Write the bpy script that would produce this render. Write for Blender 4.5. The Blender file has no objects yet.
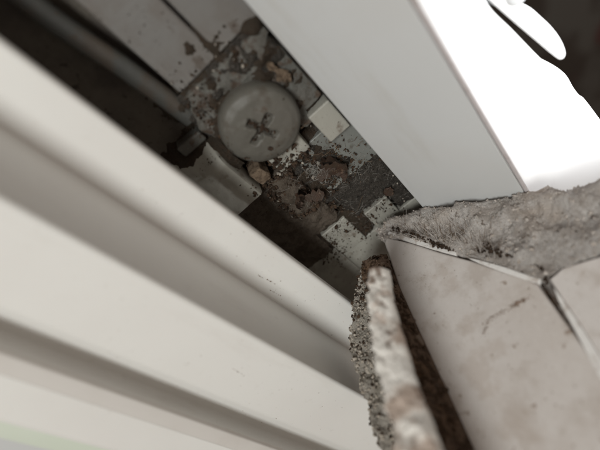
import bpy, bmesh, math, random
from mathutils import Vector, Matrix, noise

# ------------------------------------------------------------------ camera, light, exposure
S = 0.001                       # everything below is written in millimetres; the scene is in metres
FPX = 467.0                     # focal length in photograph pixels (600 wide)
R = Matrix(((0.6180862, -0.51358503, -0.59514692),
            (0.74466746, 0.62509292, 0.23394276),
            (0.25187262, -0.58778334, 0.76881137)))
C = Vector((-30.672, 11.529, 68.798))

scene = bpy.context.scene
col = scene.collection
cam_d = bpy.data.cameras.new('camera')
cam = bpy.data.objects.new('camera', cam_d)
col.objects.link(cam)
scene.camera = cam
cam_d.sensor_width = 36.0
cam_d.lens = FPX / 600.0 * 36.0
cam_d.clip_start = 0.002
cam_d.clip_end = 20.0
m4 = R.to_4x4()
m4.translation = C * S
cam.matrix_world = m4
cam_d.dof.use_dof = True
cam_d.dof.focus_distance = 0.084
cam_d.dof.aperture_fstop = 13.0

world = bpy.data.worlds.new('World')
scene.world = world
world.use_nodes = True
bg = world.node_tree.nodes['Background']
bg.inputs['Color'].default_value = (1.0, 0.84, 0.71, 1)
bg.inputs['Strength'].default_value = 0.225

def lamp(name, kind, loc, target, energy, color, **kw):
    d = bpy.data.lights.new(name, kind)
    d.energy = energy
    d.color = color
    for k, v in kw.items():
        setattr(d, k, v)
    o = bpy.data.objects.new(name, d)
    col.objects.link(o)
    o.location = Vector(loc) * S
    o.rotation_euler = (Vector(target) - Vector(loc)).to_track_quat('-Z', 'Y').to_euler()
    return o

# soft daylight of the room from above and behind the frame, and the hard daylight beyond the sash
lamp('room_light', 'AREA', (-275, -72, 410), (0, 0, 10), 1.66, (0.985, 1.0, 0.965), shape='DISK', size=0.13)
sp = lamp('daylight', 'SPOT', (70, 560, 210), (16, 49, 1), 62.0, (0.97, 0.985, 1.0), spot_size=math.radians(8.8), spot_blend=0.25, shadow_soft_size=0.010)
sp.scale = (1.0, 0.40, 1.0)

vs = scene.view_settings
vs.view_transform = 'Standard'
vs.look = 'None'
vs.exposure = 0.0
vs.gamma = 1.0
vs.use_curve_mapping = False

# ------------------------------------------------------------------ helpers
random.seed(7)

def at(px, py, axis, val):
    """point of the place seen at a photograph pixel, on the plane axis = val (mm)"""
    r = R @ Vector(((px - 300) / FPX, -(py - 225) / FPX, -1.0))
    return C + r * ((val - C[axis]) / r[axis])

def nz(p, s, o=0.0):
    return noise.noise(Vector(p) * s + Vector((o, o * 1.7, -o)))

def fbm(p, s, octs=4, o=0.0):
    v, a = 0.0, 1.0
    for i in range(octs):
        v += a * nz(p, s * 2 ** i, o + i * 3.1)
        a *= 0.5
    return v

def srgb(r, g, b):
    f = lambda c: (c / 255 / 12.92) if c / 255 <= 0.04045 else ((c / 255 + 0.055) / 1.055) ** 2.4
    return (f(r), f(g), f(b), 1.0)

MATS = {}
def mat(name, base, rough=0.5, layers=(), bump=(), metal=0.0, spec=0.5, sheen=0.0, sss=0.0):
    """base colour with wear layers: (scale_per_mm, low, high, colour, amount[, detail]); bump: (scale_per_mm, height_mm)"""
    m = bpy.data.materials.new(name)
    m.use_nodes = True
    nt = m.node_tree
    n, l = nt.nodes, nt.links
    b = n['Principled BSDF']
    b.inputs['Roughness'].default_value = rough
    b.inputs['Metallic'].default_value = metal
    b.inputs['Specular IOR Level'].default_value = spec
    if sss:
        b.inputs['Subsurface Weight'].default_value = sss
        b.inputs['Subsurface Radius'].default_value = (0.001, 0.0008, 0.0006)
        b.inputs['Subsurface Scale'].default_value = 1.0
    tc = n.new('ShaderNodeTexCoord')
    vm = n.new('ShaderNodeVectorMath'); vm.operation = 'SCALE'
    vm.inputs['Scale'].default_value = 1000.0
    l.new(tc.outputs['Object'], vm.inputs[0])
    rgb = n.new('ShaderNodeRGB'); rgb.outputs[0].default_value = base
    cur = rgb.outputs[0]
    rsock = None
    for i, L in enumerate(layers):
        sc, lo, hi, colr, amt = L[:5]
        det = L[5] if len(L) > 5 else 5.0
        t = n.new('ShaderNodeTexNoise')
        t.inputs['Scale'].default_value = sc
        t.inputs['Detail'].default_value = det
        t.inputs['Roughness'].default_value = 0.62
        off = n.new('ShaderNodeVectorMath'); off.operation = 'ADD'
        off.inputs[1].default_value = (13.7 * (i + 1), 7.3 * (i + 1), -4.1 * (i + 1))
        l.new(vm.outputs[0], off.inputs[0])
        if len(L) > 6:                                   # stretched streaks
            sm = n.new('ShaderNodeVectorMath'); sm.operation = 'MULTIPLY'
            sm.inputs[1].default_value = L[6]
            l.new(off.outputs[0], sm.inputs[0])
            l.new(sm.outputs[0], t.inputs['Vector'])
        else:
            l.new(off.outputs[0], t.inputs['Vector'])
        mr = n.new('ShaderNodeMapRange')
        mr.interpolation_type = 'SMOOTHSTEP'
        mr.inputs['From Min'].default_value = lo
        mr.inputs['From Max'].default_value = hi
        mr.inputs['To Min'].default_value = 0.0
        mr.inputs['To Max'].default_value = amt
        l.new(t.outputs['Fac'], mr.inputs['Value'])
        mx = n.new('ShaderNodeMix'); mx.data_type = 'RGBA'
        l.new(mr.outputs[0], mx.inputs[0])
        l.new(cur, mx.inputs[6])
        mx.inputs[7].default_value = colr
        cur = mx.outputs[2]
    l.new(cur, b.inputs['Base Color'])
    prev = None
    for i, (sc, h) in enumerate(bump):
        t = n.new('ShaderNodeTexNoise')
        t.inputs['Scale'].default_value = sc
        t.inputs['Detail'].default_value = 6.0
        t.inputs['Roughness'].default_value = 0.65
        l.new(vm.outputs[0], t.inputs['Vector'])
        bp = n.new('ShaderNodeBump')
        bp.inputs['Strength'].default_value = 1.0
        bp.inputs['Distance'].default_value = h * S
        l.new(t.outputs['Fac'], bp.inputs['Height'])
        if prev:
            l.new(prev, bp.inputs['Normal'])
        prev = bp.outputs[0]
    if prev:
        l.new(prev, b.inputs['Normal'])
    MATS[name] = m
    return m

DIRT = (0.030, 0.020, 0.014, 1)
RUST = (0.066, 0.038, 0.022, 1)
DUST = (0.30, 0.25, 0.21, 1)
mat('frame_plastic', (0.80, 0.79, 0.765, 1), 0.36,
    [(0.04, .38, .72, (0.755, 0.735, 0.71, 1), .6, 3), (0.9, .70, .78, (0.30, 0.24, 0.20, 1), .55, 6), (0.14, .56, .78, (0.64, 0.605, 0.57, 1), .5, 8, (.18, 1, 1)), (0.5, .60, .78, (0.62, 0.59, 0.55, 1), .35, 8)],
    [(6, 0.003), (.08, .05)], sss=0.03)
mat('sash_plastic', (0.6, 0.61, 0.615, 1), 0.40,
    [(0.05, .40, .70, (0.585, 0.585, 0.58, 1), .6, 3), (0.12, .57, .72, (0.50, 0.485, 0.455, 1), .4, 8, (.16, 1, 1)), (1.3, .70, .79, (0.36, 0.31, 0.25, 1), .5, 5)],
    [(6, 0.003), (.08, .05)], sss=0.03)
mat('pink_edge', (0.55, 0.51, 0.51, 1), 0.45, [(0.6, .5, .7, (0.42, 0.36, 0.35, 1), .5)], [(5, .005)])
mat('beige_gasket', (0.66, 0.63, 0.6, 1), 0.6, [(0.1, .45, .7, (0.58, 0.54, 0.50, 1), .5)], [(4, .005)])
mat('green_bounce_face', (0.66, 0.72, 0.62, 1), 0.4, [(0.1, .4, .7, (0.70, 0.75, 0.66, 1), .6)], [(5, .004)])  # green bounced light put into the colour of the white plastic
mat('outer_plastic', (0.82, 0.82, 0.82, 1), 0.4, [(0.2, .55, .75, (0.70, 0.69, 0.69, 1), .4)], [(4, .006)])
mat('pan_metal', (0.105, 0.09, 0.072, 1), 0.65,
    [(0.10, .40, .62, (0.055, 0.044, 0.036, 1), .9), (0.7, .60, .68, DIRT, .9, 7), (1.6, .70, .76, (0.22, 0.20, 0.17, 1), .7, 4)],
    [(1.2, .12), (5, .04)])
mat('cover_metal', (0.165, 0.158, 0.15, 1), 0.5,
    [(0.09, .40, .66, (0.13, 0.112, 0.098, 1), .9, 4), (0.35, .58, .70, (0.075, 0.055, 0.042, 1), .7, 8), (1.1, .66, .72, DIRT, .8, 5), (0.3, .55, .75, (0.30, .28, .26, 1), .4, 6, (.12, 1, 1))],
    [(.8, .06), (6, .02)])
mat('bracket_metal', (0.11, 0.108, 0.096, 1), 0.55,
    [(0.22, .40, .60, (0.105, 0.098, 0.086, 1), .85, 6), (0.34, .50, .60, (0.062, 0.044, 0.032, 1), .92, 9), (0.65, .55, .63, RUST, .75, 8), (1.9, .64, .70, (0.30, .28, .25, 1), .6, 4), (1.2, .62, .68, (.018, .014, .011, 1), .9, 6)],
    [(.7, .25), (3, .12)])
mat('screw_metal', (0.105, 0.099, 0.085, 1), 0.48,
    [(0.14, .42, .62, (0.112, 0.104, 0.09, 1), .7, 5), (0.30, .53, .68, (0.075, 0.060, 0.046, 1), .75, 9), (0.24, .58, .67, RUST, .75, 8), (3.0, .62, .70, (0.2, .19, .17, 1), .4, 3)],
    [(.8, .05), (5, .03)], spec=.45)
mat('bar_metal', (0.06, 0.06, 0.055, 1), 0.5,
    [(0.18, .45, .62, (0.066, 0.052, 0.040, 1), .85, 6), (0.6, .60, .68, RUST, .7, 7)],
    [(.9, .1), (4, .04)])
mat('tab_metal', (0.36, 0.35, 0.31, 1), 0.5,
    [(0.18, .45, .65, (0.26, 0.25, 0.22, 1), .7, 5), (0.30, .58, .70, (0.15, 0.115, 0.088, 1), .8, 9), (2.6, .66, .71, (0.05, .036, .026, 1), .8, 5)],
    [(1.2, .06), (6, .03)])
mat('plate_metal', (0.2, 0.205, 0.19, 1), 0.45,
    [(0.12, .42, .65, (0.155, 0.16, 0.148, 1), .7, 5), (0.45, .58, .70, (0.085, 0.070, 0.056, 1), .7, 8), (2.8, .66, .71, DIRT, .8, 5)],
    [(1, .05), (6, .02)])
mat('soil', (0.068, 0.054, 0.041, 1), 0.95,
    [(1.3, .45, .62, (0.075, 0.052, 0.037, 1), .8, 7), (4.5, .60, .68, (0.17, .14, .115, 1), .7, 4), (2.2, .64, .70, (.022, .016, .012, 1), .8, 5)],
    [(2.5, .5), (7, .2)], spec=.15)
mat('dry_soil', (0.15, 0.122, 0.097, 1), 0.95,
    [(0.5, .45, .62, (0.095, 0.074, 0.057, 1), .8, 8), (1.6, .58, .68, (0.06, .045, .034, 1), .7, 6), (4.5, .60, .68, (0.26, .22, .185, 1), .7, 4)],
    [(2.5, .4), (7, .2)], spec=.15)
mat('grey_soil', (0.06, 0.053, 0.046, 1), 0.95,
    [(1.2, .45, .60, (0.095, 0.082, 0.070, 1), .8, 7), (4.5, .60, .67, (0.30, .28, .25, 1), .8, 4), (2.2, .60, .68, (.014, .011, .010, 1), .9, 5)],
    [(2.5, .5), (7, .2)], spec=.15)
mat('grain_dark', (0.028, 0.019, 0.014, 1), .9, [(2, .4, .6, (.07, .045, .03, 1), .8)], spec=.2)
mat('grain_brown', (0.065, 0.043, 0.029, 1), .85, [(2, .4, .6, (.06, .036, .022, 1), .8)], spec=.2)
mat('grain_pale', (0.42, 0.38, 0.33, 1), .85, [(2, .4, .6, (.25, .21, .17, 1), .7)], spec=.2)
mat('grain_ledge', (0.52, 0.475, 0.44, 1), .9, [(2, .42, .58, (.34, .29, .25, 1), .8)], spec=.2)
mat('fibre_white', (0.28, 0.265, 0.24, 1), .7)
mat('fibre_grey', (0.46, 0.42, 0.39, 1), .85)
mat('fibre_brown', (0.14, 0.095, 0.06, 1), .85)
mat('leaf_brown', (0.052, 0.033, 0.022, 1), .6, [(0.9, .45, .62, (0.055, .026, .015, 1), .9, 6), (1.7, .6, .7, (0.20, .135, .09, 1), .6, 4)], [(2, .2)])
mat('tile_glaze', (0.66, 0.62, 0.595, 1), 0.30,
    [(0.06, .38, .66, (0.58, 0.53, 0.495, 1), .9, 5), (0.16, .48, .66, (0.50, 0.445, 0.405, 1), .75, 9), (0.9, .50, .70, (.68, .645, .62, 1), .45, 9), (0.42, .635, .68, (0.27, 0.195, 0.15, 1), .75, 6), (1.3, .645, .70, (0.24, 0.175, 0.135, 1), .65, 5), (3.5, .65, .71, (0.30, 0.235, 0.19, 1), .5, 3), (.10, .58, .66, (.47, .40, .35, 1), .45, 8)],
    [(.35, .08), (2.5, .02)])
mat('tile_edge', (0.8, 0.78, 0.76, 1), 0.5, [(0.6, .50, .66, (0.42, 0.35, 0.30, 1), .7, 6)], [(2, .12)])
mat('tile_core', (0.8, 0.77, 0.725, 1), 0.5,
    [(0.16, .50, .60, (0.42, 0.31, 0.245, 1), .8, 6), (0.30, .54, .64, (0.15, 0.092, 0.062, 1), .85, 7), (1.2, .60, .68, (.2, .14, .1, 1), .6, 5)], [(.8, .25), (3, .1)])
mat('dusty_mortar', (0.64, 0.6, 0.57, 1), 0.95,
    [(0.20, .44, .60, (0.42, 0.37, 0.335, 1), .85, 7), (0.5, .54, .66, (0.74, 0.70, 0.665, 1), .8, 7), (0.9, .60, .69, (0.16, .12, .092, 1), .85, 7), (0.10, .50, .64, (0.52, .42, .34, 1), .45, 3), (2.6, .62, .70, (.22, .18, .15, 1), .6, 4)],
    [(1.6, .5), (6, .25)], spec=.15)
mat('grain_mortar', (0.50, 0.46, 0.405, 1), 0.95,
    [(0.30, .52, .66, (0.33, 0.28, 0.22, 1), .7, 5), (1.5, .60, .66, (0.085, 0.062, 0.046, 1), .85, 4), (3.5, .60, .66, (0.12, .09, .065, 1), .8, 3), (0.35, .66, .72, (.30, .17, .08, 1), .7, 5)],
    [(1.6, .9), (5, .4)], spec=.15)
mat('brown_mortar', (0.21, 0.145, 0.105, 1), 0.95,
    [(0.5, .45, .62, (0.060, 0.038, 0.026, 1), .9, 7), (0.35, .55, .66, (0.36, 0.29, 0.24, 1), .8, 8), (0.18, .5, .62, (.20, .12, .07, 1), .6, 4)],
    [(1.4, .7), (5, .3)], spec=.15)
mat('smear_brown', (0.27, 0.195, 0.15, 1), .9, [(2, .4, .6, (.16, .11, .08, 1), .8)], spec=.2)
mat('flake_tan', (0.17, 0.125, 0.088, 1), .8, [(1.2, .45, .6, (.08, .055, .038, 1), .8, 6)], [(2, .2)], spec=.2)
mat('crack_dark', (0.045, 0.030, 0.022, 1), .95, [(1.5, .5, .65, (.12, .085, .06, 1), .7)], spec=.1)
mat('dark_floor', (0.036, 0.026, 0.02, 1), .8,
    [(0.012, .48, .60, (0.075, .068, .060, 1), .9, 3), (0.018, .58, .66, (.055, .012, .010, 1), .8, 2)], [(.3, .3)])

def link(name, verts, faces, m, parent=None, smooth=False, bevel=0.0, segs=3, base=None):
    b = Vector(base) if base is not None else (Vector(parent['_b']) if parent is not None and '_b' in parent else Vector((0, 0, 0)))
    me = bpy.data.meshes.new(name)
    me.from_pydata([((Vector(v) - b) * S)[:] for v in verts], [], faces)
    me.materials.append(MATS[m])
    bm = bmesh.new(); bm.from_mesh(me)
    bmesh.ops.recalc_face_normals(bm, faces=bm.faces)
    bm.to_mesh(me); bm.free()
    if smooth:
        me.polygons.foreach_set('use_smooth', [True] * len(me.polygons))
    o = bpy.data.objects.new(name, me)
    col.objects.link(o)
    if parent is not None:
        o.parent = parent
        if base is not None:
            o.location = (b - Vector(BASE[parent])) * S
    else:
        o.location = b * S
    BASE[o] = b
    if bevel:
        md = o.modifiers.new('edge', 'BEVEL')
        md.width = bevel * S; md.segments = segs; md.limit_method = 'ANGLE'; md.angle_limit = math.radians(40)
        for p in me.polygons: p.use_smooth = True
        md2 = o.modifiers.new('wn', 'WEIGHTED_NORMAL')
    return o
BASE = {}

def thing(name, label, cat, base, group=None):
    o = bpy.data.objects.new(name, None)
    o.empty_display_size = 0.005
    col.objects.link(o)
    o.location = Vector(base) * S
    BASE[o] = Vector(base)
    o['label'] = label; o['category'] = cat
    if group: o['group'] = group
    return o

def part(name, geo, m, parent, **kw):
    """mesh under its thing; its own origin coincides with the thing's"""
    b = BASE[parent]
    o = link(name, geo[0], geo[1], m, base=b, **kw)
    o.parent = parent
    o.location = (0, 0, 0)
    return o

def tag(o, label=None, cat=None, group=None, kind=None):
    if label: o['label'] = label
    if cat: o['category'] = cat
    if group: o['group'] = group
    if kind: o['kind'] = kind
    return o

def box(x0, x1, y0, y1, z0, z1):
    v = [(x, y, z) for x in (x0, x1) for y in (y0, y1) for z in (z0, z1)]
    return v, [(0, 1, 3, 2), (4, 6, 7, 5), (0, 4, 5, 1), (2, 3, 7, 6), (0, 2, 6, 4), (1, 5, 7, 3)]

def join(*geos):
    V, F = [], []
    for v, f in geos:
        o = len(V)
        V += list(v)
        F += [tuple(i + o for i in q) for q in f]
    return V, F

def fillet(pts, seg=6):
    """pts: (a, b, radius); closed outline with rounded corners"""
    out = []
    n = len(pts)
    for i, (a, b, r) in enumerate(pts):
        p = Vector((a, b)); q0 = Vector(pts[i - 1][:2]); q1 = Vector(pts[(i + 1) % n][:2])
        if r <= 0:
            out.append((a, b)); continue
        d0 = (q0 - p).normalized(); d1 = (q1 - p).normalized()
        ang = d0.angle(d1)
        t = min(r / math.tan(ang / 2), (q0 - p).length * .48, (q1 - p).length * .48)
        rr = t * math.tan(ang / 2)
        c = p + (d0 + d1).normalized() * (rr / math.sin(ang / 2))
        s0 = p + d0 * t - c; s1 = p + d1 * t - c
        a0 = math.atan2(s0.y, s0.x); a1 = math.atan2(s1.y, s1.x)
        da = (a1 - a0 + math.pi) % (2 * math.pi) - math.pi
        for k in range(seg + 1):
            w = a0 + da * k / seg
            out.append((c.x + rr * math.cos(w), c.y + rr * math.sin(w)))
    return out

def extrude_x(outline, xs):
    n = len(outline)
    V = [(x, a, b) for x in xs for a, b in outline]
    F = []
    for k in range(len(xs) - 1):
        for i in range(n):
            j = (i + 1) % n
            F.append((k * n + i, k * n + j, (k + 1) * n + j, (k + 1) * n + i))
    F.append(tuple(range(n)))
    F.append(tuple(range((len(xs) - 1) * n, len(xs) * n))[::-1])
    return V, F

def prism(poly, d):
    """polygon of 3-D points extruded by the vector d"""
    n = len(poly); d = Vector(d)
    V = [Vector(p) for p in poly] + [Vector(p) + d for p in poly]
    F = [tuple(range(n)), tuple(range(n, 2 * n))[::-1]] + [(i, (i + 1) % n, n + (i + 1) % n, n + i) for i in range(n)]
    return V, F

def autosmooth(o, deg=35):
    me = o.data
    bm = bmesh.new(); bm.from_mesh(me)
    for f in bm.faces: f.smooth = True
    for e in bm.edges:
        if len(e.link_faces) == 2 and e.calc_face_angle(0) > math.radians(deg): e.smooth = False
    bm.to_mesh(me); bm.free()
    return o

def sheet(P, skirt=None):
    """grid of points P[i][j]; optional closing skirt vector so that the lump has a body"""
    ni, nj = len(P), len(P[0])
    V = [Vector(p) for row in P for p in row]
    F = [(i * nj + j, i * nj + j + 1, (i + 1) * nj + j + 1, (i + 1) * nj + j) for i in range(ni - 1) for j in range(nj - 1)]
    if skirt is not None:
        s = Vector(skirt)
        ring = [j for j in range(nj)] + [i * nj + nj - 1 for i in range(1, ni)] + [(ni - 1) * nj + j for j in range(nj - 2, -1, -1)] + [i * nj for i in range(ni - 2, 0, -1)]
        o = len(V)
        V += [V[k] + s for k in ring]
        m = len(ring)
        F += [(ring[k], ring[(k + 1) % m], o + (k + 1) % m, o + k) for k in range(m)]
        F.append(tuple(range(o, o + m)))
    return V, F

# ------------------------------------------------------------------ the setting
floor_v, floor_f = box(-700, 700, -200, 900, -262, -260)
tag(link('background_floor', floor_v, floor_f, 'dark_floor'), kind='structure')

# channel pan: the dark bottom of the gap between the two frames
N = 90
P = []
for i in range(161):
    x = -60 + i * 140 / 160
    row = []
    for j in range(41):
        y = -20.6 + j * 31.2 / 40
        z = -3.6 + 0.35 * fbm((x, y, 0), .25, 4) + (1.6 if x < 2 and y < -9.5 else 0)
        row.append((x, y, z))
    P.append(row)
g = sheet(P, (0, 0, -1.2))
tag(autosmooth(link('channel_bottom', *g, 'pan_metal')), kind='structure')

# ------------------------------------------------------------------ stepped frame, lower left
XS = (-150, 260)
fr = thing('window_frame', 'white plastic window frame with stepped ledges at the lower left', 'window frame', (0, -30, -6))
ol = fillet([(-10.5, 12.4, .5), (-10.5, 14.0, .6), (-18.5, 14.0, .2), (-18.5, 26.0, .6), (-30.8, 26.0, 3.0), (-33.2, 24.9, 2.0), (-35.6, 24.9, .6), (-35.6, 28.4, .1),
             (-36.0, 28.4, .0), (-36.0, 23.0, 0), (-38, 23, 0), (-38, -6, 0), (-21.0, -6, 0), (-21.0, 12.4, .5)], 6)
autosmooth(part('frame_profile', extrude_x(ol, XS), 'frame_plastic', fr), 25)
ol = fillet([(-33.7, 28.6, .2), (-33.7, 29.4, .3), (-36.03, 30.05, .05), (-36.03, 28.6, 0)], 5)
autosmooth(part('gasket', extrude_x(ol, XS), 'beige_gasket', fr), 25)
ol = fillet([(-36.05, 20, 0), (-36.05, 30.06, .1), (-42.0, 30.9, 1.5), (-43.0, 30.6, 0), (-43.0, 20, 0)], 5)
autosmooth(part('inner_rail', extrude_x(ol, XS), 'frame_plastic', fr), 25)
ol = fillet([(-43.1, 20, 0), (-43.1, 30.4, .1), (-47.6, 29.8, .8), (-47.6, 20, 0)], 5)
autosmooth(part('green_bounce_strip', extrude_x(ol, XS), 'green_bounce_face', fr), 25)  # end of the white ledge, its green reflected light painted as pale green

ol = fillet([(-47.7, 10, 0), (-47.7, 24, .3), (-49, 24.5, .5), (-220, 24.5, .5), (-220, 10, 0)], 4)
autosmooth(part('inner_board', extrude_x(ol, XS), 'sash_plastic', fr), 25)

# ------------------------------------------------------------------ sloped sash face, upper right of the gap
sa = thing('window_sash', 'pale grey sloped plastic sash face beside the dirty channel', 'window sash', (0, 18, -6))
ol = fillet([(10.25, 4.2, .2), (10.25, 5.0, .35), (24.4, 16.5, .25), (24.4, -6, 0), (12.5, -6, 0), (12.5, 4.2, .4)], 5)
autosmooth(part('sash_profile', extrude_x(ol, XS), 'sash_plastic', sa), 25)
ol = fillet([(24.42, 8, 0), (24.42, 16.45, .1), (24.85, 16.75, .2), (25.0, 16.5, .15), (25.0, 8, 0)], 4)
autosmooth(part('edge_strip', extrude_x(ol, XS), 'pink_edge', sa), 25)

# ------------------------------------------------------------------ sunlit pieces beyond the sash
oz = 9.0
def smooth_path(pts, k=5):
    out = []
    for i in range(len(pts) - 1):
        p0, p1, p2, p3 = (Vector(pts[min(max(i + d, 0), len(pts) - 1)]) for d in (-1, 0, 1, 2))
        for j in range(k):
            t = j / k
            out.append(tuple(.5 * ((2 * p1) + (p2 - p0) * t + (2 * p0 - 5 * p1 + 4 * p2 - p3) * t * t + (3 * p1 - p0 - 3 * p2 + p3) * t ** 3)))
    return out + [tuple(pts[-1])]
def slab_of(edge, z0, z1):
    edge = smooth_path(edge)
    E3 = [at(x, y, 2, oz) for x, y in edge]
    poly = [Vector((-70, 25.1, oz))] + [Vector((-70, E3[0].y + 2, oz))] + E3 + [Vector((90, E3[-1].y + 6, oz)), Vector((90, 25.1, oz))]
    return prism([Vector((p.x, p.y, z0 - (p.y - 25.1) * .16)) for p in poly], (0, 0, z1))
os_ = thing('outer_sill', 'sunlit white plastic sill beyond the sash, overexposed', 'sill', (20, 32, 0))
part('sill_slab', slab_of([(470, -30), (484, 3), (508, 27), (530, 49), (542, 61), (552, 76), (562, 92), (578, 112), (592, 129), (612, 152), (660, 205)], 12.0, -2.0), 'outer_plastic', os_, bevel=.9, segs=5)
part('lower_slat', slab_of([(478, 40), (500, 44), (520, 50), (540, 58), (556, 66), (571, 74), (582, 83), (589, 95), (596, 104), (604, 111), (640, 160)], 8.4, -3.0), 'outer_plastic', os_, bevel=1.48, segs=8)
hz = 9.5
ho = [(440, -50), (470, -50), (500, -12), (512, 2), (524, 9), (540, 17), (553, 29), (562, 42), (566, 54), (562, 60), (555, 57), (530, 36), (508, 17), (487, -2)]
hd = thing('lever_handle', 'rounded white plastic lever end against the dark background', 'handle', at(530, 30, 2, hz - 5))
part('lever_body', prism([at(x, y, 2, hz) for x, y in smooth_path(ho, 4)], (0.6, 1.2, -4.2)), 'outer_plastic', hd, bevel=1.4, segs=5)
kb = thing('round_knob', 'pale round plastic knob cut off by the top edge of the picture', 'knob', at(512, -8, 2, hz + 2))
kc = at(512, -9, 2, hz - 1)
kv = []
for r_, h_ in ((1.2, 1.2), (2.0, .9), (2.4, .2), (2.4, -3.0)):
    kv += [(kc.x + r_ * math.cos(a * math.pi / 12), kc.y + r_ * math.sin(a * math.pi / 12), kc.z + h_) for a in range(24)]
kf = [tuple(range(24))] + [(k * 24 + a, k * 24 + (a + 1) % 24, (k + 1) * 24 + (a + 1) % 24, (k + 1) * 24 + a) for k in range(3) for a in range(24)] + [tuple(range(72, 96))[::-1]]
part('knob_cap', (kv, kf), 'sash_plastic', kb, smooth=True)

# ------------------------------------------------------------------ hardware in the channel
# two cover plates, upper left
cp = thing('cover_plate', 'dirty grey metal cover plate against the sash, at the top of the gap', 'metal plate', (-30, 6, -3), 'cover plates in the channel')
part('plate', box(-70, -10.9, 2.75, 10.9, -2.5, 1.3), 'cover_metal', cp, bevel=.35)
cp2 = thing('cover_plate', 'dirty grey metal cover plate between the seam and the bar', 'metal plate', (-30, -1, -3), 'cover plates in the channel')
part('plate', box(-70, -10.7, -5.4, 2.35, -2.5, 1.1), 'cover_metal', cp2, bevel=.5)

# long bar
bar = thing('linkage_bar', 'long dark grey metal bar lying along the channel, upper left', 'metal bar', (-20, -9, -2))
path = [(-75, -9.6), (-45, -9.6), (-33, -9.5), (-28, -9.3), (-24, -8.8), (-19, -8.1), (-12, -7.5), (-6.8, -7.2)]
rows = []
for k, (x, y) in enumerate(path):
    w, h = 1.55, 2.4
    rows.append([(x, y + w * math.cos(a) * (abs(math.cos(a)) ** -.4 if abs(math.cos(a)) > .01 else 0), -1.9 + 2.2 + h * .5 * math.sin(a)) for a in [i * math.pi / 8 for i in range(16)]])
V = [p for r_ in rows for p in r_]
F = [(k * 16 + a, k * 16 + (a + 1) % 16, (k + 1) * 16 + (a + 1) % 16, (k + 1) * 16 + a) for k in range(len(rows) - 1) for a in range(16)] + [tuple(range(16)), tuple(range(len(V) - 16, len(V)))[::-1]]
autosmooth(part('bar', (V, F), 'bar_metal', bar), 60)

# hinge bracket round the screw
br = thing('hinge_bracket', 'corroded grey metal hinge bracket under the screw', 'bracket', (0, 0, -3))
def rough_plate(pts, z0, z1, amp=.25, seed=0):
    cx = sum(p[0] for p in pts) / len(pts); cy = sum(p[1] for p in pts) / len(pts)
    n = 72; nr = 16
    # radial grid clipped to the outline
    def reach(a):
        best = 1e9
        d = Vector((math.cos(a), math.sin(a)))
        for i in range(len(pts)):
            p = Vector(pts[i]) - Vector((cx, cy)); q = Vector(pts[(i + 1) % len(pts)]) - Vector((cx, cy)); e = q - p
            den = d.x * e.y - d.y * e.x
            if abs(den) < 1e-9: continue
            t = (p.x * e.y - p.y * e.x) / den; u = (p.x * d.y - p.y * d.x) / den
            if t > 0 and -1e-6 <= u <= 1 + 1e-6: best = min(best, t)
        return best
    V = [(cx, cy, z1)]; F = []
    angs = [2 * math.pi * i / n for i in range(n)]
    for k in range(1, nr + 1):
        for a in angs:
            r_ = reach(a) * k / nr
            x, y = cx + r_ * math.cos(a), cy + r_ * math.sin(a)
            if k == nr:
                x += .25 * nz((x, y, seed), .9); y += .25 * nz((y, x, seed), .9)
            z = z1 + amp * fbm((x, y, seed), .35, 4) - (.35 if k == nr else 0)
            V.append((x, y, z))
    for a in range(n): F.append((0, 1 + a, 1 + (a + 1) % n))
    for k in range(nr - 1):
        for a in range(n):
            F.append((1 + k * n + a, 1 + (k + 1) * n + a, 1 + (k + 1) * n + (a + 1) % n, 1 + k * n + (a + 1) % n))
    o = len(V)
    V += [(V[1 + (nr - 1) * n + a][0], V[1 + (nr - 1) * n + a][1], z0) for a in range(n)]
    for a in range(n): F.append((1 + (nr - 1) * n + a, o + a, o + (a + 1) % n, 1 + (nr - 1) * n + (a + 1) % n))
    F.append(tuple(range(o, o + n))[::-1])
    return V, F
autosmooth(part('bracket_arm', rough_plate([(-10.3, -5.2), (-9.9, 9.9), (-8.2, 9.9), (-4.6, 3.8), (-2.5, 1.0), (-2.0, -6.5), (-4.8, -7.6)], -3.2, 2.1, .5, 3), 'bracket_metal', br), 50)
autosmooth(part('bracket_arm', rough_plate([(-6.7, 9.9), (-3.2, 4.5), (3, 3.4), (7.4, 4.2), (7.2, 6.0), (5.0, 6.2), (4.6, 9.9)], -3.2, 1.2, .35, 9), 'bracket_metal', br), 50)
part('screw_seat', box(-4, 10.1, -3.8, 2.75, -3.0, 2.0), 'tab_metal', br, bevel=.35)
part('side_tab', box(5.5, 11.8, 5.75, 10.0, -3.0, 2.3), 'tab_metal', br, bevel=.3)
P = []
for i in range(49):
    x = -6.5 + 16.4 * i / 48
    t = min(1, max(0, (x + 5.5) / 7.0)); t = t * t * (3 - 2 * t)
    row = []
    for j in range(25):
        y = -16.5 + 8.1 * j / 24
        row.append((x, y, -2.4 + 5.3 * t - .5 * max(0, (y + 8.75) / .35) ** 2 + .10 * fbm((x, y, 6), .5, 4)))
    P.append(row)
autosmooth(part('side_block', sheet(P, (0, 0, -4)), 'tab_metal', br), 45)
part('lug', prism([at(x, y, 2, .5) for x, y in ((176, 150), (186, 158), (208, 139), (199, 131))], (0, 0, -4)), 'bracket_metal', br, bevel=.4)
autosmooth(part('spacer', rough_plate([(6.4, -7.9), (9.2, -7.6), (9.5, -5.9), (8.2, -5.2), (6.2, -5.6)], -3.0, 2.0, .4, 5), 'flake_tan', br), 70)

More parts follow.
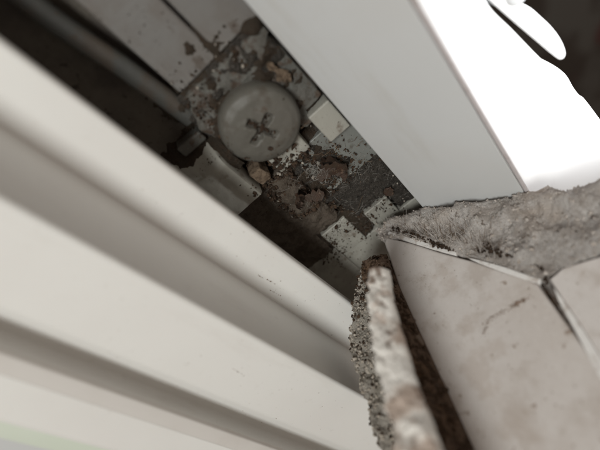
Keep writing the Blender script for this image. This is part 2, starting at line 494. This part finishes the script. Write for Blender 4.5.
# screw: domed pan head with a dirty cross recess
sc = thing('screw', 'large grey cross-head screw clogged with dirt', 'screw', (0, 0, 2))
nr, na = 30, 96
V = [(0, 0, 0)]; F = []
def recess(x, y):
    c, s_ = math.cos(.35), math.sin(.35)
    u, v = x * c + y * s_, -x * s_ + y * c
    d = min(max(abs(u) - 2.5, abs(v) - .5), max(abs(v) - 2.5, abs(u) - .5))
    d += .30 * nz((x, y, 4), .9) + .10 * nz((x, y, 2), 2.4)
    return max(0, min(1, .5 - d / .35))
pr = [(0, 5.6), (4.6, 5.35), (5.7, 4.9), (6.2, 4.2), (6.35, 3.5)]
def hz_(r_):
    for (a, za), (b, zb) in zip(pr, pr[1:]):
        if r_ <= b: 
            t = (r_ - a) / (b - a)
            return za + (zb - za) * t * t if a == 0 else za + (zb - za) * t
    return pr[-1][1]
V = [(0, 0, 5.6 - 1.0)]
for k in range(1, nr + 1):
    r_ = 6.35 * k / nr
    for a in range(na):
        x, y = r_ * math.cos(2 * math.pi * a / na), r_ * math.sin(2 * math.pi * a / na)
        V.append((x, y, hz_(r_) - 1.0 * recess(x, y) + .10 * fbm((x, y, 1), .6, 4)))
for a in range(na): F.append((0, 1 + a, 1 + (a + 1) % na))
for k in range(nr - 1):
    for a in range(na): F.append((1 + k * na + a, 1 + (k + 1) * na + a, 1 + (k + 1) * na + (a + 1) % na, 1 + k * na + (a + 1) % na))
o = len(V)
V += [(6.3 * math.cos(2 * math.pi * a / na), 6.3 * math.sin(2 * math.pi * a / na), 2.02) for a in range(na)]
for a in range(na): F.append((1 + (nr - 1) * na + a, o + a, o + (a + 1) % na, 1 + (nr - 1) * na + (a + 1) % na))
F.append(tuple(range(o, o + na))[::-1])
autosmooth(part('screw_head', (V, F), 'screw_metal', sc), 55)
# packed dirt in the recess
V, F = [], []
for k in range(46):
    t = random.random() * 2 * math.pi; arm = random.randrange(4)
    rr = random.uniform(0, 2.3); a = .35 + arm * math.pi / 2
    x = rr * math.cos(a) + random.gauss(0, .25); y = rr * math.sin(a) + random.gauss(0, .25)
    s_ = random.uniform(.18, .42)
    ico = [(0, 0, 1), (.9, 0, .2), (0, .9, .2), (-.9, 0, .2), (0, -.9, .2), (0, 0, -.8)]
    o = len(V)
    V += [(x + p[0] * s_ * random.uniform(.6, 1.3), y + p[1] * s_ * random.uniform(.6, 1.3), 4.75 + p[2] * s_ * .7) for p in ico]
    F += [(o, o + 1, o + 2), (o, o + 2, o + 3), (o, o + 3, o + 4), (o, o + 4, o + 1), (o + 5, o + 2, o + 1), (o + 5, o + 3, o + 2), (o + 5, o + 4, o + 3), (o + 5, o + 1, o + 4)]
tag(part('recess_dirt', (V, F), 'grain_dark', sc), kind='stuff')
part('shank', rough_plate([(2.6 * math.cos(a * math.pi / 6), 2.6 * math.sin(a * math.pi / 6)) for a in range(12)], -5, 1.9, 0, 1), 'screw_metal', sc)

# keep plate: pale greenish plate with square pockets
kp = thing('keep_plate', 'pale grey-green metal plate with square dirt-filled pockets', 'metal plate', (26, -3, -3))
GZ = -3.1
rects = [(10.3, 21.5, -0.9, 10.9, 0.0), (10.3, 14.8, -3.8, -0.9, -.6), (33.2, 62, -20.6, -8.4, -0.2), (36.1, 62, -8.4, 10.9, -.2)]
for x0, x1, y0, y1, z in rects:
    part('web', box(x0, x1, y0, y1, GZ, z), 'tab_metal' if x0 > 33 else 'plate_metal', kp, bevel=.25)  # far webs painted paler to make up for the tile's shade
part('tooth', box(28.0, 36.05, -8.3, -2.35, GZ, .22), 'tab_metal', kp, bevel=.25)
part('tooth', box(30.7, 36.05, .75, 6.25, GZ, .22), 'tab_metal', kp, bevel=.25)

# ------------------------------------------------------------------ soil packed in the pockets
def pile(name, x0, x1, y0, y1, zf, m, res=.28):
    ni = int((x1 - x0) / res) + 1; nj = int((y1 - y0) / res) + 1
    P = []
    for i in range(ni):
        row = []
        for j in range(nj):
            x = x0 + (x1 - x0) * i / (ni - 1); y = y0 + (y1 - y0) * j / (nj - 1)
            e = min(x - x0, x1 - x, y - y0, y1 - y)
            z = zf(x, y) + .55 * fbm((x, y, 2), .55, 4) + .22 * nz((x, y, 5), 2.6)
            row.append((x + .15 * nz((x, y, 8), 1.5), y + .15 * nz((x, y, 9), 1.5), z - .5 * max(0, 1 - e / .8)))
        P.append(row)
    o = autosmooth(link(name, *sheet(P, (0, 0, -2.5)), m), 70)
    return o
def bump(x, y, cx, cy, rx, ry, h): return h * math.exp(-((x - cx) / rx) ** 2 - ((y - cy) / ry) ** 2)
o = pile('packed_soil', 10.2, 33.6, -20.0, -3.0, lambda x, y: -.35 + bump(x, y, 14.5, -5, 5, 3.0, 2.0) + bump(x, y, 19.5, -6.5, 5, 3.0, 1.2) + bump(x, y, 31, -10.5, 4, 2.5, .5) - 1.6 * (1 if x > 27.6 and y > -8.8 else 0), 'dry_soil')
tag(o, 'dark brown soil filling the pocket beside the white frame', 'soil', kind='stuff')
o = pile('packed_soil', 20.6, 36.6, -1.2, 10.8, lambda x, y: -.6 + bump(x, y, 27, 6, 7, 5, 1.0) + bump(x, y, 24, 1, 4, 3, .7) - 1.6 * (1 if (30.2 < x < 36.3 and -1 < y < 6.6) else 0), 'grey_soil')
tag(o, 'grey fibrous soil filling the pocket beside the sash', 'soil', kind='stuff')
o = pile('packed_soil', 29.4, 35.9, -2.3, 0.7, lambda x, y: -.45, 'soil')
tag(o, 'small brown soil square between the two pale teeth', 'soil', kind='stuff')
o = pile('packed_soil', -12.2, -6.5, -11.4, -3.4, lambda x, y: -2.6 + bump(x, y, -9.5, -7, 3.0, 2.6, 4.4), 'soil')
tag(o, 'brown crumbly dirt where the bar meets the bracket', 'soil', kind='stuff')
o = pile('packed_soil', -13.5, -7.6, 3.5, 10.6, lambda x, y: -1.6 + bump(x, y, -10.2, 8.5, 2.2, 2.6, 4.3), 'soil')
tag(o, 'brown dirt crust on the plate end beside the sash', 'soil', kind='stuff')

# matted crusts: uneven sheets of dust that break through in clumps
def crust(x0, x1, y0, y1, zf, m, label, s=.5, amp=.5, off=.25, seed=1, res=.22):
    ni = int((x1 - x0) / res) + 1; nj = int((y1 - y0) / res) + 1
    P = []
    for i in range(ni):
        row = []
        for j in range(nj):
            x = x0 + (x1 - x0) * i / (ni - 1); y = y0 + (y1 - y0) * j / (nj - 1)
            a = (2 * (x - x0) / (x1 - x0) - 1); b = (2 * (y - y0) / (y1 - y0) - 1)
            fade = max(0, a * a + b * b - .35) * .9
            row.append((x, y, zf(x, y) - off - fade + amp * fbm((x, y, seed), s, 5) + .12 * nz((x, y, seed), 3.0)))
        P.append(row)
    o = autosmooth(link('dust_crust', *sheet(P, (0, 0, -1.5)), m), 75)
    return tag(o, label, 'dirt', kind='stuff')
crust(-10.8, -2.6, -7.5, 9.6, lambda x, y: 2.15, 'soil', 'brown crust on the corroded bracket above the screw', .45, .8, .25, 3)
crust(-10.8, -2.6, -7.5, 9.6, lambda x, y: 2.15, 'grey_soil', 'grey dust crust on the corroded bracket above the screw', .6, .8, .12, 8)
crust(-9, 4.5, -16.4, -7.0, lambda x, y: -2.0 + 4.6 * min(1, max(0, (x + 5.5) / 7.0)), 'soil', 'brown dirt banked against the pale side block', .35, .7, .05, 5)
crust(8.5, 22, -4.5, 6.0, lambda x, y: .15, 'soil', 'matted brown dust on the plate below the screw', .40, .9, .20, 12)
crust(9.5, 24, -6.0, 8.0, lambda x, y: .12, 'grey_soil', 'matted grey dust on the plate beside the sash', .5, .9, .18, 15)
crust(-4, 5.5, 2.0, 10.2, lambda x, y: 1.3, 'soil', 'brown dust between the screw and the sash', .5, .7, .2, 22)
crust(-6.6, 2.5, -6.6, 3.0, lambda x, y: 4.9 if x * x + y * y < 36 else 3.2, 'soil', 'rusty dirt on the left rim of the screw head', .45, .7, .48, 41)
crust(27.5, 36.5, -9.5, 1.0, lambda x, y: .22, 'soil', 'thin brown dirt clinging to the pale teeth', .6, .55, .26, 25)
crust(-16, -9.6, -4.5, 9.5, lambda x, y: 1.25, 'soil', 'brown dirt creeping over the cover plate ends', .4, .7, .33, 29)

# ------------------------------------------------------------------ loose grains, fibres and flakes
ICO = None
def ico_mesh():
    bm = bmesh.new(); bmesh.ops.create_icosphere(bm, subdivisions=1, radius=1)
    v = [x.co.copy() for x in bm.verts]; f = [tuple(a.index for a in q.verts) for q in bm.faces]
    bm.free(); return v, f
ICO = ico_mesh()
def grains(name, spots, m, label, parent=None):
    V, F = [], []
    for p, r_ in spots:
        o = len(V)
        sx, sy, sz = (r_ * random.uniform(.55, 1.35) for _ in range(3))
        q = Matrix.Rotation(random.random() * 6.28, 3, 'Z') @ Matrix.Rotation(random.random() * 6.28, 3, 'X')
        for c in ICO[0]:
            k = random.uniform(.5, 1.35)
            V.append(Vector(p) + q @ Vector((c.x * sx * k, c.y * sy * k, c.z * sz * k)))
        F += [tuple(i + o for i in t) for t in ICO[1]]
    ob = link(name, V, F, m)
    return tag(ob, label, 'debris', kind='stuff')

def hair(path, r0, r1):
    n = len(path); V, F = [], []
    for k, p in enumerate(path):
        d = (Vector(path[min(k + 1, n - 1)]) - Vector(path[max(k - 1, 0)])).normalized()
        u = d.orthogonal().normalized(); w = d.cross(u)
        r_ = r0 + (r1 - r0) * k / (n - 1)
        for a in range(3):
            V.append(Vector(p) + (u * math.cos(a * 2.094) + w * math.sin(a * 2.094)) * r_)
    for k in range(n - 1):
        for a in range(3):
            F.append((k * 3 + a, k * 3 + (a + 1) % 3, (k + 1) * 3 + (a + 1) % 3, (k + 1) * 3 + a))
    return V, F
def curl(p, d, L, wob, n=6, lift=0.0):
    p = Vector(p); d = Vector(d).normalized(); out = [p.copy()]
    for k in range(n):
        d = (d + Vector((random.gauss(0, wob), random.gauss(0, wob), random.gauss(0, wob * .6) + lift))).normalized()
        p = p + d * (L / n); out.append(p.copy())
    return out
def fibres(name, paths, m, label, r=.045):
    V, F = [], []
    for pa in paths:
        v, f = hair(pa, r * random.uniform(.6, 1.3), r * .4)
        o = len(V); V += v; F += [tuple(i + o for i in q) for q in f]
    return tag(link(name, V, F, m), label, 'debris', kind='stuff')

def floor_z(x, y):
    if -10.4 < x < -2 and -6 < y < 5: return 2.1
    if x * x + y * y < 38: return 5.0
    if 5.5 < x < 11.8 and 5.75 < y < 10: return 2.3
    if -4 < x < 10.1 and -3.8 < y < 2.7: return 2.0
    if -1.2 < x < 9.9 and -16 < y < -8.4: return 2.2
    if 28 < x < 36 and -8.3 < y < -2.35: return .22
    if 30.7 < x < 36 and .75 < y < 6.25: return .22
    if 10.3 < x < 21.5 and -.9 < y < 10.8: return 0.0
    if 10 < x < 21 and -9 < y < -3: return 0.3
    if 21 < x < 31 and -1 < y < 10.6: return -.6
    if 33 < x: return -.2
    if x < -10.8: return 1.15 if y > -5.4 else -1.6
    return -1.6

def scatter(n, cx, cy, sx, sy, r0, r1, lift=.0, rot=0.0):
    out = []
    for _ in range(n):
        a, b = random.gauss(0, sx), random.gauss(0, sy)
        x = cx + a * math.cos(rot) - b * math.sin(rot); y = cy + a * math.sin(rot) + b * math.cos(rot)
        if not -17 < y < 10.1: continue
        r_ = r0 + (r1 - r0) * random.random() ** 3
        out.append(((x, y, floor_z(x, y) + r_ * .4 + random.random() * lift), r_))
    return out
dark = scatter(900, 15, -5, 4.5, 2.6, .12, .55, .8) + scatter(380, 31, -9, 2.6, 1.6, .03, .22) + scatter(500, 27, 5, 5, 4, .08, .35, .4) + scatter(170, 32, -2, 3, 3.4, .03, .14) + scatter(120, 29, -5, 1.0, 1.4, .03, .16) + scatter(500, 13, -1, 4, 2.2, .04, .26) \
     + scatter(260, -9.0, 4, 1.6, 5, .04, .26) + scatter(260, -8, -6, 2.6, 2, .04, .28, .2) + scatter(60, -22, 0, 7, 5, .06, .16) + scatter(300, 1, -9, 3, 3, .05, .2) + scatter(160, 42, -8, 5, 4, .05, .13) + scatter(70, 0, 0, 3, 3, .08, .3)
grains('dirt_grains', dark, 'grain_dark', 'dark dirt crumbs scattered along the channel')
brown = scatter(420, 16, -4, 5, 3.0, .1, .5, .9) + scatter(260, 17, 3, 3, 2, .08, .4, .3) + scatter(120, -9, 5, 1.4, 4, .04, .22, .1) + scatter(120, -8, -6, 2.4, 2, .04, .25, .3) + scatter(500, 22, -11, 6, 2.5, .06, .3, .2) + scatter(150, 31, -9.5, 3, 1.5, .07, .25) + scatter(140, 32, -1, 2.5, 1.4, .08, .3, .3) + scatter(120, -3.4, -4.4, 1.3, 2, .1, .4) + scatter(160, 26, 6, 4, 3, .08, .3, .3)
grains('brown_crumbs', brown, 'grain_brown', 'rusty brown crumbs mixed into the channel dirt')
pale = scatter(150, 15, -4, 4, 2.5, .08, .38, .9) + scatter(320, 27, 5.5, 4, 4, .06, .22, .6) + scatter(40, -8, 3, 3, 5, .08, .3, .2) + scatter(50, 18, 2, 4, 3, .08, .3)
grains('pale_crumbs', pale, 'grain_pale', 'pale plaster crumbs among the channel dirt')

paths = []
for _ in range(380):
    x, y = random.gauss(27, 4.2), random.gauss(5.0, 3.6)
    if y > 10: continue
    a = random.random() * 6.28
    paths.append(curl((x, y, floor_z(x, y) + random.uniform(.2, 1.0)), (math.cos(a), math.sin(a), random.uniform(-.1, .35)), random.uniform(.4, 2.0), .16))
for _ in range(110):
    x, y = random.gauss(16, 2.8), random.gauss(-2.6, 2.4)
    a = random.random() * 6.28
    paths.append(curl((x, y, floor_z(x, y) + random.uniform(.4, 1.6)), (math.cos(a), math.sin(a), random.uniform(-.1, .5)), random.uniform(.4, 2.2), .2))
fibres('lint_fibres', paths, 'fibre_white', 'fine pale lint fibres caught in the channel dirt', .024)
paths = []
for _ in range(60):                                     # white tuft in the middle of the gap
    a = random.random() * 6.28
    paths.append(curl((14.3 + random.gauss(0, .7), .3 + random.gauss(0, .7), 1.3 + random.random()), (math.cos(a), math.sin(a), .02), random.uniform(.8, 2.4), .5, 9))
fibres('lint_tuft', paths, 'fibre_white', 'pale tuft of fluff in the middle of the channel', .04)
paths = []
for _ in range(70):
    x, y = random.gauss(17, 4), random.gauss(1, 4)
    a = random.random() * 6.28
    paths.append(curl((x, min(y, 9.5), floor_z(x, y) + random.uniform(.3, 1.2)), (math.cos(a), math.sin(a), .1), random.uniform(.8, 3.2), .3))
fibres('brown_fibres', paths, 'fibre_brown', 'brown plant fibres strewn over the channel plate', .055)

def flake(label, cx, cy, cz, L, W, yaw, tilt, curlr, seed, m='leaf_brown'):
    P = []
    q = Matrix.Rotation(yaw, 3, 'Z') @ Matrix.Rotation(tilt, 3, 'X')
    for i in range(17):
        u = i / 16 * 2 - 1
        row = []
        for j in range(9):
            v = j / 8 * 2 - 1
            w = W * math.sqrt(max(.03, 1 - abs(u) ** 2.2)) * (1 + .7 * nz((u, seed, v > 0), 2.6) + .35 * nz((u, seed, 3 + (v > 0)), 7))
            p = Vector((u * L, v * w + .2 * L * nz((u, v, seed), 1.4), curlr * (v * v + .45 * u * u) * W + .75 * W * nz((u * 2, v * 2, seed), 1.3)))
            row.append(Vector((cx, cy, cz)) + q @ p)
        P.append(row)
    o = link('dried_flake', *sheet(P, q @ Vector((0, 0, -.07))), m, base=(cx, cy, cz))
    autosmooth(o, 60)
    return tag(o, label, 'leaf flake', 'dried flakes in the channel')
flake('curled red-brown leaf flake, highest of the flakes near the sash', 15.4, 3.9, 1.4, 2.6, 1.5, .35, .5, 1.0, 1)
flake('red-brown flake lying beside the pale tuft of fluff', 16.4, 1.4, 1.0, 2.2, 1.1, 1.5, -.5, .9, 2)
flake('narrow brown flake at the edge of the grey soil', 19.0, 3.8, .6, 2.0, .6, -.5, .4, .6, 3)
flake('dark brown flake standing in the soil below the tuft', 15.5, -5.2, 2.5, 1.7, 1.3, 2.3, .8, .8, 4)
flake('broken brown flake on the soil in front of the side block', 18.2, -3.2, 1.7, 1.9, 1.2, .9, -.7, .7, 5)
flake('round tan flake lying on the grey fibrous soil', 29.3, 7.2, .9, 1.2, .85, .4, .2, .4, 6)
flake('tan scale of rust on the bracket beside the dark slot', -3.2, 7.2, 1.9, 2.3, .9, .1, .15, .3, 7, 'flake_tan')

# ------------------------------------------------------------------ broken wall tiles at the lower right
TX = 33.0
def yz(pts, X): return [at(x, y, 0, X) for x, y in pts]
ta = thing('wall_tile', 'large beige wall tile with a chipped upper edge, lower right', 'tile', (TX + 2, 2, 6), 'broken wall tiles')
front = yz([(384, 243), (386, 237), (412, 243), (440, 252), (470, 260), (500, 270), (522, 277), (538, 284)], TX)
front += [Vector((TX, 14.45, 45.0)), Vector((TX, 11.0, 90.0)), Vector((TX, -9.2, 90.0)), Vector((TX, -4.3, 45.3)), Vector((TX, -1.4, 18))]
part('tile_body', prism(front, (4.5, 0, 0)), 'tile_glaze', ta, bevel=.45, segs=4)
def sliver(pts, X, th, m, parent, name='chip', bev=.1):
    part(name, prism(yz(pts, X), (th, 0, 0)), m, parent, bevel=bev)
sliver([(387, 234), (389, 231), (412, 238), (436, 246), (456, 252), (455, 255), (436, 250), (411, 242.5)], TX + .1, 2.5, 'tile_edge', ta)
sliver([(468, 257.5), (480, 260), (505, 267), (528, 275), (541, 279), (540, 284), (524, 279.5), (503, 272), (480, 263.5)], TX + .05, 2.5, 'tile_edge', ta)
tb = thing('wall_tile', 'beige wall tile beyond the open joint at the right edge', 'tile', (TX + 2, 18, 30), 'broken wall tiles')
f2 = yz([(549, 279), (562, 268), (580, 262), (600, 256)], TX - .1) + [Vector((TX - .1, 60, 33)), Vector((TX - .1, 60, 90)), Vector((TX - .1, 12.4, 90.0))] + yz([(606, 366), (580, 325), (562, 298)], TX - .1)
part('tile_body', prism(f2, (4.5, 0, 0)), 'tile_glaze', tb, bevel=.3, segs=3)
sliver([(553, 287), (562, 298), (580, 325), (606, 366), (640, 424), (628, 426), (595, 369), (573, 327), (558, 300)], TX - .22, 3.2, 'tile_edge', tb, 'bare_edge', .08)

# mortar ledge above the tiles, dusty
chip = [(382, 240), (400, 238), (425, 246), (455, 254), (490, 263), (520, 272), (541, 278), (556, 270), (580, 260), (602, 252), (640, 236), (700, 214)]
cont = [(379, 233), (388, 220), (401, 212), (424, 205), (452, 203), (480, 197), (505, 191), (520, 187), (545, 184), (563, 189), (582, 184), (604, 177)]
cX = [33.3, 33.8, 34.0, 34.3, 34.5, 34.6, 34.8, 35.0, 35.4, 35.6, 35.8, 36.0]
A_ = [at(x, y, 0, TX + (.35 if k < 6 else -.3)) for k, (x, y) in enumerate(chip)]
B_ = [at(x, y, 0, X) for (x, y), X in zip(cont, cX)]
B_[-1] = B_[-2] + (B_[-1] - B_[-2]) * 2.6
def pl(L, t):
    t = min(max(t, 0), .99999) * (len(L) - 1); k = int(t)
    return L[k].lerp(L[k + 1], t - k)
P = []
NI, NJ = 190, 56
for i in range(NI):
    u = i / (NI - 1)
    a, b = pl(A_, u), pl(B_, u)
    row = []
    for j in range(NJ):
        v = j / (NJ - 1)
        p = a.lerp(b, v)
        s_ = math.sin(math.pi * min(1, v * 1.02))
        d = -.5 * s_ - 1.5 * math.exp(-((v - .78) / .16) ** 2) * (.7 + .7 * nz(p, .15, 3)) + .9 * math.exp(-((v - .45) / .14) ** 2) * (.5 + .8 * nz(p, .12, 5)) + 1.3 * fbm(p, .26, 5, 2) * (.15 + .85 * s_) + .3 * nz(p, 1.7, 6) * (.2 + .8 * s_)
        if v > .35: d += .5 * max(0, nz(p, .2, 9)) 
        rag = v ** 3 * (1.1 * fbm(p, .45, 5, 11)) + (1 - v) ** 6 * .5 * fbm(p, .8, 4, 15)
        e = (b - a).normalized()
        row.append(p + Vector((d, 0, 0)) + e * rag + Vector((max(0, v - .9) * 22, 0, 0)))
    P.append(row)
mo = link('mortar_ledge', *sheet(P, (9, 0, 0)), 'dusty_mortar', base=(TX + 4, 10, 10))
autosmooth(mo, 80)
tag(mo, 'crumbling dusty mortar ledge along the top of the beige tiles', 'mortar')

# fluff on the ledge
paths, paths2 = [], []
for _ in range(900):
    u, v = random.random() ** 1.6 * .7, random.betavariate(2.0, 2.4)
    i, j = int(u * (NI - 1)), int(v * (NJ - 1))
    p = P[i][j]
    e = (pl(B_, u) - pl(A_, u)).normalized()
    t = Vector((0, .6, .8))
    d = e * random.uniform(.1, 1.0) + t * random.gauss(0, .6) + Vector((-random.uniform(.1, .8), 0, 0))
    paths.append(curl(p, d, random.uniform(.25, 1.1) * (1.2 if u < .4 else .6), .35, 5))
fibres('dust_fluff', paths, 'fibre_grey', 'grey fluffy dust growing on the mortar ledge', .030)
paths, pbr = [], []
for _ in range(620):                                     # dense tufts behind the tile corner
    c = random.choice([(.16, .55), (.24, .45), (.30, .6), (.36, .35)])
    u, v = random.gauss(c[0], .035), random.gauss(c[1], .16)
    if not (0 < u < 1 and 0 < v < .62): continue
    p = P[int(u * (NI - 1))][int(v * (NJ - 1))]
    e = (pl(B_, u) - pl(A_, u)).normalized()
    d = e + Vector((-.35, 0, 0)) + Vector((0, .6, .8)) * (u - c[0]) * 22 + Vector((0, .6, .8)) * random.gauss(0, .3)
    (pbr if random.random() < .3 else paths).append(curl(p, d, random.uniform(1.0, 3.2), .15, 6))
fibres('tuft_dark', pbr, 'fibre_brown', 'dark strands inside the dust tufts behind the tile corner', .04)
fibres('dust_tuft', paths, 'fibre_grey', 'dense grey dust tufts behind the tile corner', .045)
gp = []
for _ in range(2600):
    u, v = random.random() * .98, random.random()
    p = P[int(u * (NI - 1))][int(v * (NJ - 1))]
    gp.append((p + Vector((-.1, 0, 0)), random.uniform(.04, .16) * (1 if random.random() < .93 else 2.6)))
grains('ledge_crumbs', gp[:420] + gp[600:2200], 'grain_ledge', 'pale mortar crumbs lying on the dusty ledge')
grains('ledge_dirt', [(p, r_ * .7) for p, r_ in gp[420:520]], 'grain_brown', 'brown dirt crumbs lying on the dusty ledge')
# dark dirt in the crevice below the fluff, along the open joint and in the crack of the tile
def along(pts, X, n, r0, r1, jit):
    L = [at(x, y, 0, X) for x, y in pts]; out = []
    for _ in range(n):
        p = pl(L, random.random())
        out.append((p + Vector((random.uniform(-.05, .25), random.gauss(0, jit), random.gauss(0, jit))), random.uniform(r0, r1)))
    return out
dk = along([(392, 229), (415, 235), (438, 245), (452, 249)], TX - .1, 140, .08, .30, .18) + along([(478, 248), (490, 250), (500, 254)], TX - .3, 45, .06, .28, .45) \
   + along([(505, 255), (528, 260), (543, 270), (547, 284)], TX - .05, 170, .06, .20, .10) + along([(541, 283), (555, 305), (575, 335), (598, 372), (625, 415)], TX + .5, 420, .08, .22, .05)
grains('crevice_dirt', dk, 'grain_dark', 'dark dirt lodged in the tile joint and crevices')
st = along([(484, 334), (487, 322), (496, 315), (510, 308), (520, 302), (530, 297)], TX - .01, 330, .02, .09, .22) + along([(512, 305), (524, 300)], TX - .01, 60, .04, .13, .16) + along([(590, 250), (560, 285), (556, 300)], TX - .01, 20, .03, .08, .6)
st = [((p[0], p[1], p[2]), r_) for p, r_ in st]
st = [(Vector((TX - .0, p[1], p[2])), r_) for p, r_ in st]
grains('smear_dirt', st, 'smear_brown', 'thin brown dirt smear across the beige tile face')

# second stub of tile with its mortar, nearer to the lens
left = [(383, 256), (372, 256), (362, 265), (355, 280), (351, 300), (349, 322), (344, 338), (345, 350), (351, 370), (357, 392), (365, 415), (373, 438), (381, 462), (396, 510)]
right = [(387, 258), (388, 262), (390, 272), (395, 285), (400, 298), (408, 315), (414, 330), (420, 345), (428, 365), (438, 388), (450, 412), (462, 438), (474, 466), (498, 520)]
LX, RX = 31.3, 34.2
def ledge(Lp, Rp, X0, X1, ni, nj, amp, seed, ragl):
    a_ = [at(x, y, 0, X0) for x, y in Lp]; b_ = [at(x, y, 0, X1) for x, y in Rp]
    a_.append(a_[-1] + (a_[-1] - a_[-2]) * 2.5); b_.append(b_[-1] + (b_[-1] - b_[-2]) * 2.5)
    P = []
    for i in range(ni):
        u = i / (ni - 1); row = []
        a, b = pl(a_, u), pl(b_, u)
        for j in range(nj):
            v = j / (nj - 1)
            p = a.lerp(b, v)
            d = amp * fbm(p, .45, 5, seed) + .3 * amp * nz(p, 2.2, seed + 4)
            rag = (1 - v) ** 4 * ragl * fbm(p, .9, 4, seed + 7)
            row.append(p + Vector((d + max(0, .08 - v) * 30, rag, rag * .3)))
        P.append(row)
    return P
Pm = ledge(left, right, LX, RX, 200, 70, .75, 3, .9)
ms = link('mortar_stub', *sheet(Pm, (9, 0, 0)), 'grain_mortar', base=(32, -10, 14))
autosmooth(ms, 80)
tag(ms, 'granular grey mortar stub standing on the white frame ledge', 'mortar')
# brown soil band between the stub and the big tile
l2 = [(362, 262), (360, 278), (384, 300), (394, 325), (405, 350), (415, 380), (424, 410), (434, 445), (446, 490)]
r2 = [(385, 256), (391, 272), (401, 295), (413, 322), (426, 350), (440, 380), (453, 408), (470, 446), (496, 500)]
Pb = ledge(l2, r2, 27.5, 31.8, 150, 36, .9, 21, .8)
bs = link('brown_mortar', *sheet(Pb, (4, 0, 0)), 'brown_mortar', base=(31, -4, 14))
autosmooth(bs, 80)
tag(bs, 'dark brown soiled mortar band between the tile stub and large tile', 'mortar')
# the tile stub itself
l3 = [(368, 268), (364, 288), (366, 312), (368, 335), (371, 358), (377, 385), (383, 412), (390, 440), (402, 485)]
r3 = [(386, 267), (389, 288), (394, 312), (401, 335), (407, 358), (416, 385), (426, 412), (437, 440), (455, 485)]
Ps = ledge(l3, r3, 16.5, 18.5, 140, 40, .55, 52, 1.1)
for i, row in enumerate(Ps):
    u = i / (len(Ps) - 1)
    notch = sum(math.exp(-((u - c) / .018) ** 2) * a for c, a in ((.45, .0),))
    for j, p in enumerate(row):
        v = j / (len(row) - 1)
        p.x += .9 * (2 * v - 1) ** 8 + notch * .8
        p.y += notch * (1 - v) ** 2
ts = thing('tile_stub', 'broken whitish tile end standing up near the lens, brown stained', 'tile', (26, -7, 15))
autosmooth(part('tile_end', sheet(Ps, (13.0, -4.6, -7.0)), 'tile_core', ts), 80)
# pits and crumbs on the granular mortar
gm, gd = [], []
for _ in range(1100):
    i = random.randrange(200); j = int(random.betavariate(1, 2) * 45)
    p = Pm[i][j] + Vector((-.05, 0, 0))
    (gm if random.random() < .8 else gd).append((p, random.uniform(.08, .32)))
grains('mortar_grains', gm, 'grain_pale', 'pale sand grains on the granular mortar stub')
grains('mortar_pits', gd, 'grain_dark', 'dark specks on the granular mortar stub')
gb = []
for _ in range(500):
    p = Pb[random.randrange(150)][random.randrange(36)]
    gb.append((p, random.uniform(.1, .45)))
for _ in range(260):
    gb.append((Pm[int(random.random() ** 2 * 70)][random.randrange(60)] + Vector((-.1, 0, 0)), random.uniform(.1, .4)))
grains('soiled_crumbs', gb, 'grain_brown', 'brown crumbs on the soiled band beside the large tile')

# scuffs and specks on the white frame
sp_ = []
for pts, z in (([(258, 275), (263, 278)], 14.05), ([(266, 279), (275, 284)], 14.05), ([(270, 290), (281, 296)], 14.05), ([(280, 281), (281, 281.5)], 14.05), ([(331, 335), (332, 335)], 14.05),
               ([(232, 368), (246, 377)], 26.02), ([(318, 393), (319, 393)], 26.02)):
    a, b = at(*pts[0], 2, z), at(*pts[1], 2, z)
    for _ in range(14 if (a - b).length > .8 else 3):
        p = a.lerp(b, random.random())
        sp_.append((p + Vector((random.gauss(0, .03), random.gauss(0, .05), 0)), random.uniform(.03, .08)))
for _ in range(70):
    x = random.uniform(-10, 45)
    sp_.append(((x, random.uniform(-18, -11), 14.02), random.uniform(.02, .07)))
    sp_.append(((x, random.uniform(-33, -19.5), 26.0), random.uniform(.02, .07)))
grains('frame_specks', sp_, 'smear_brown', 'tiny brown specks and scuffs on the white frame ledges')
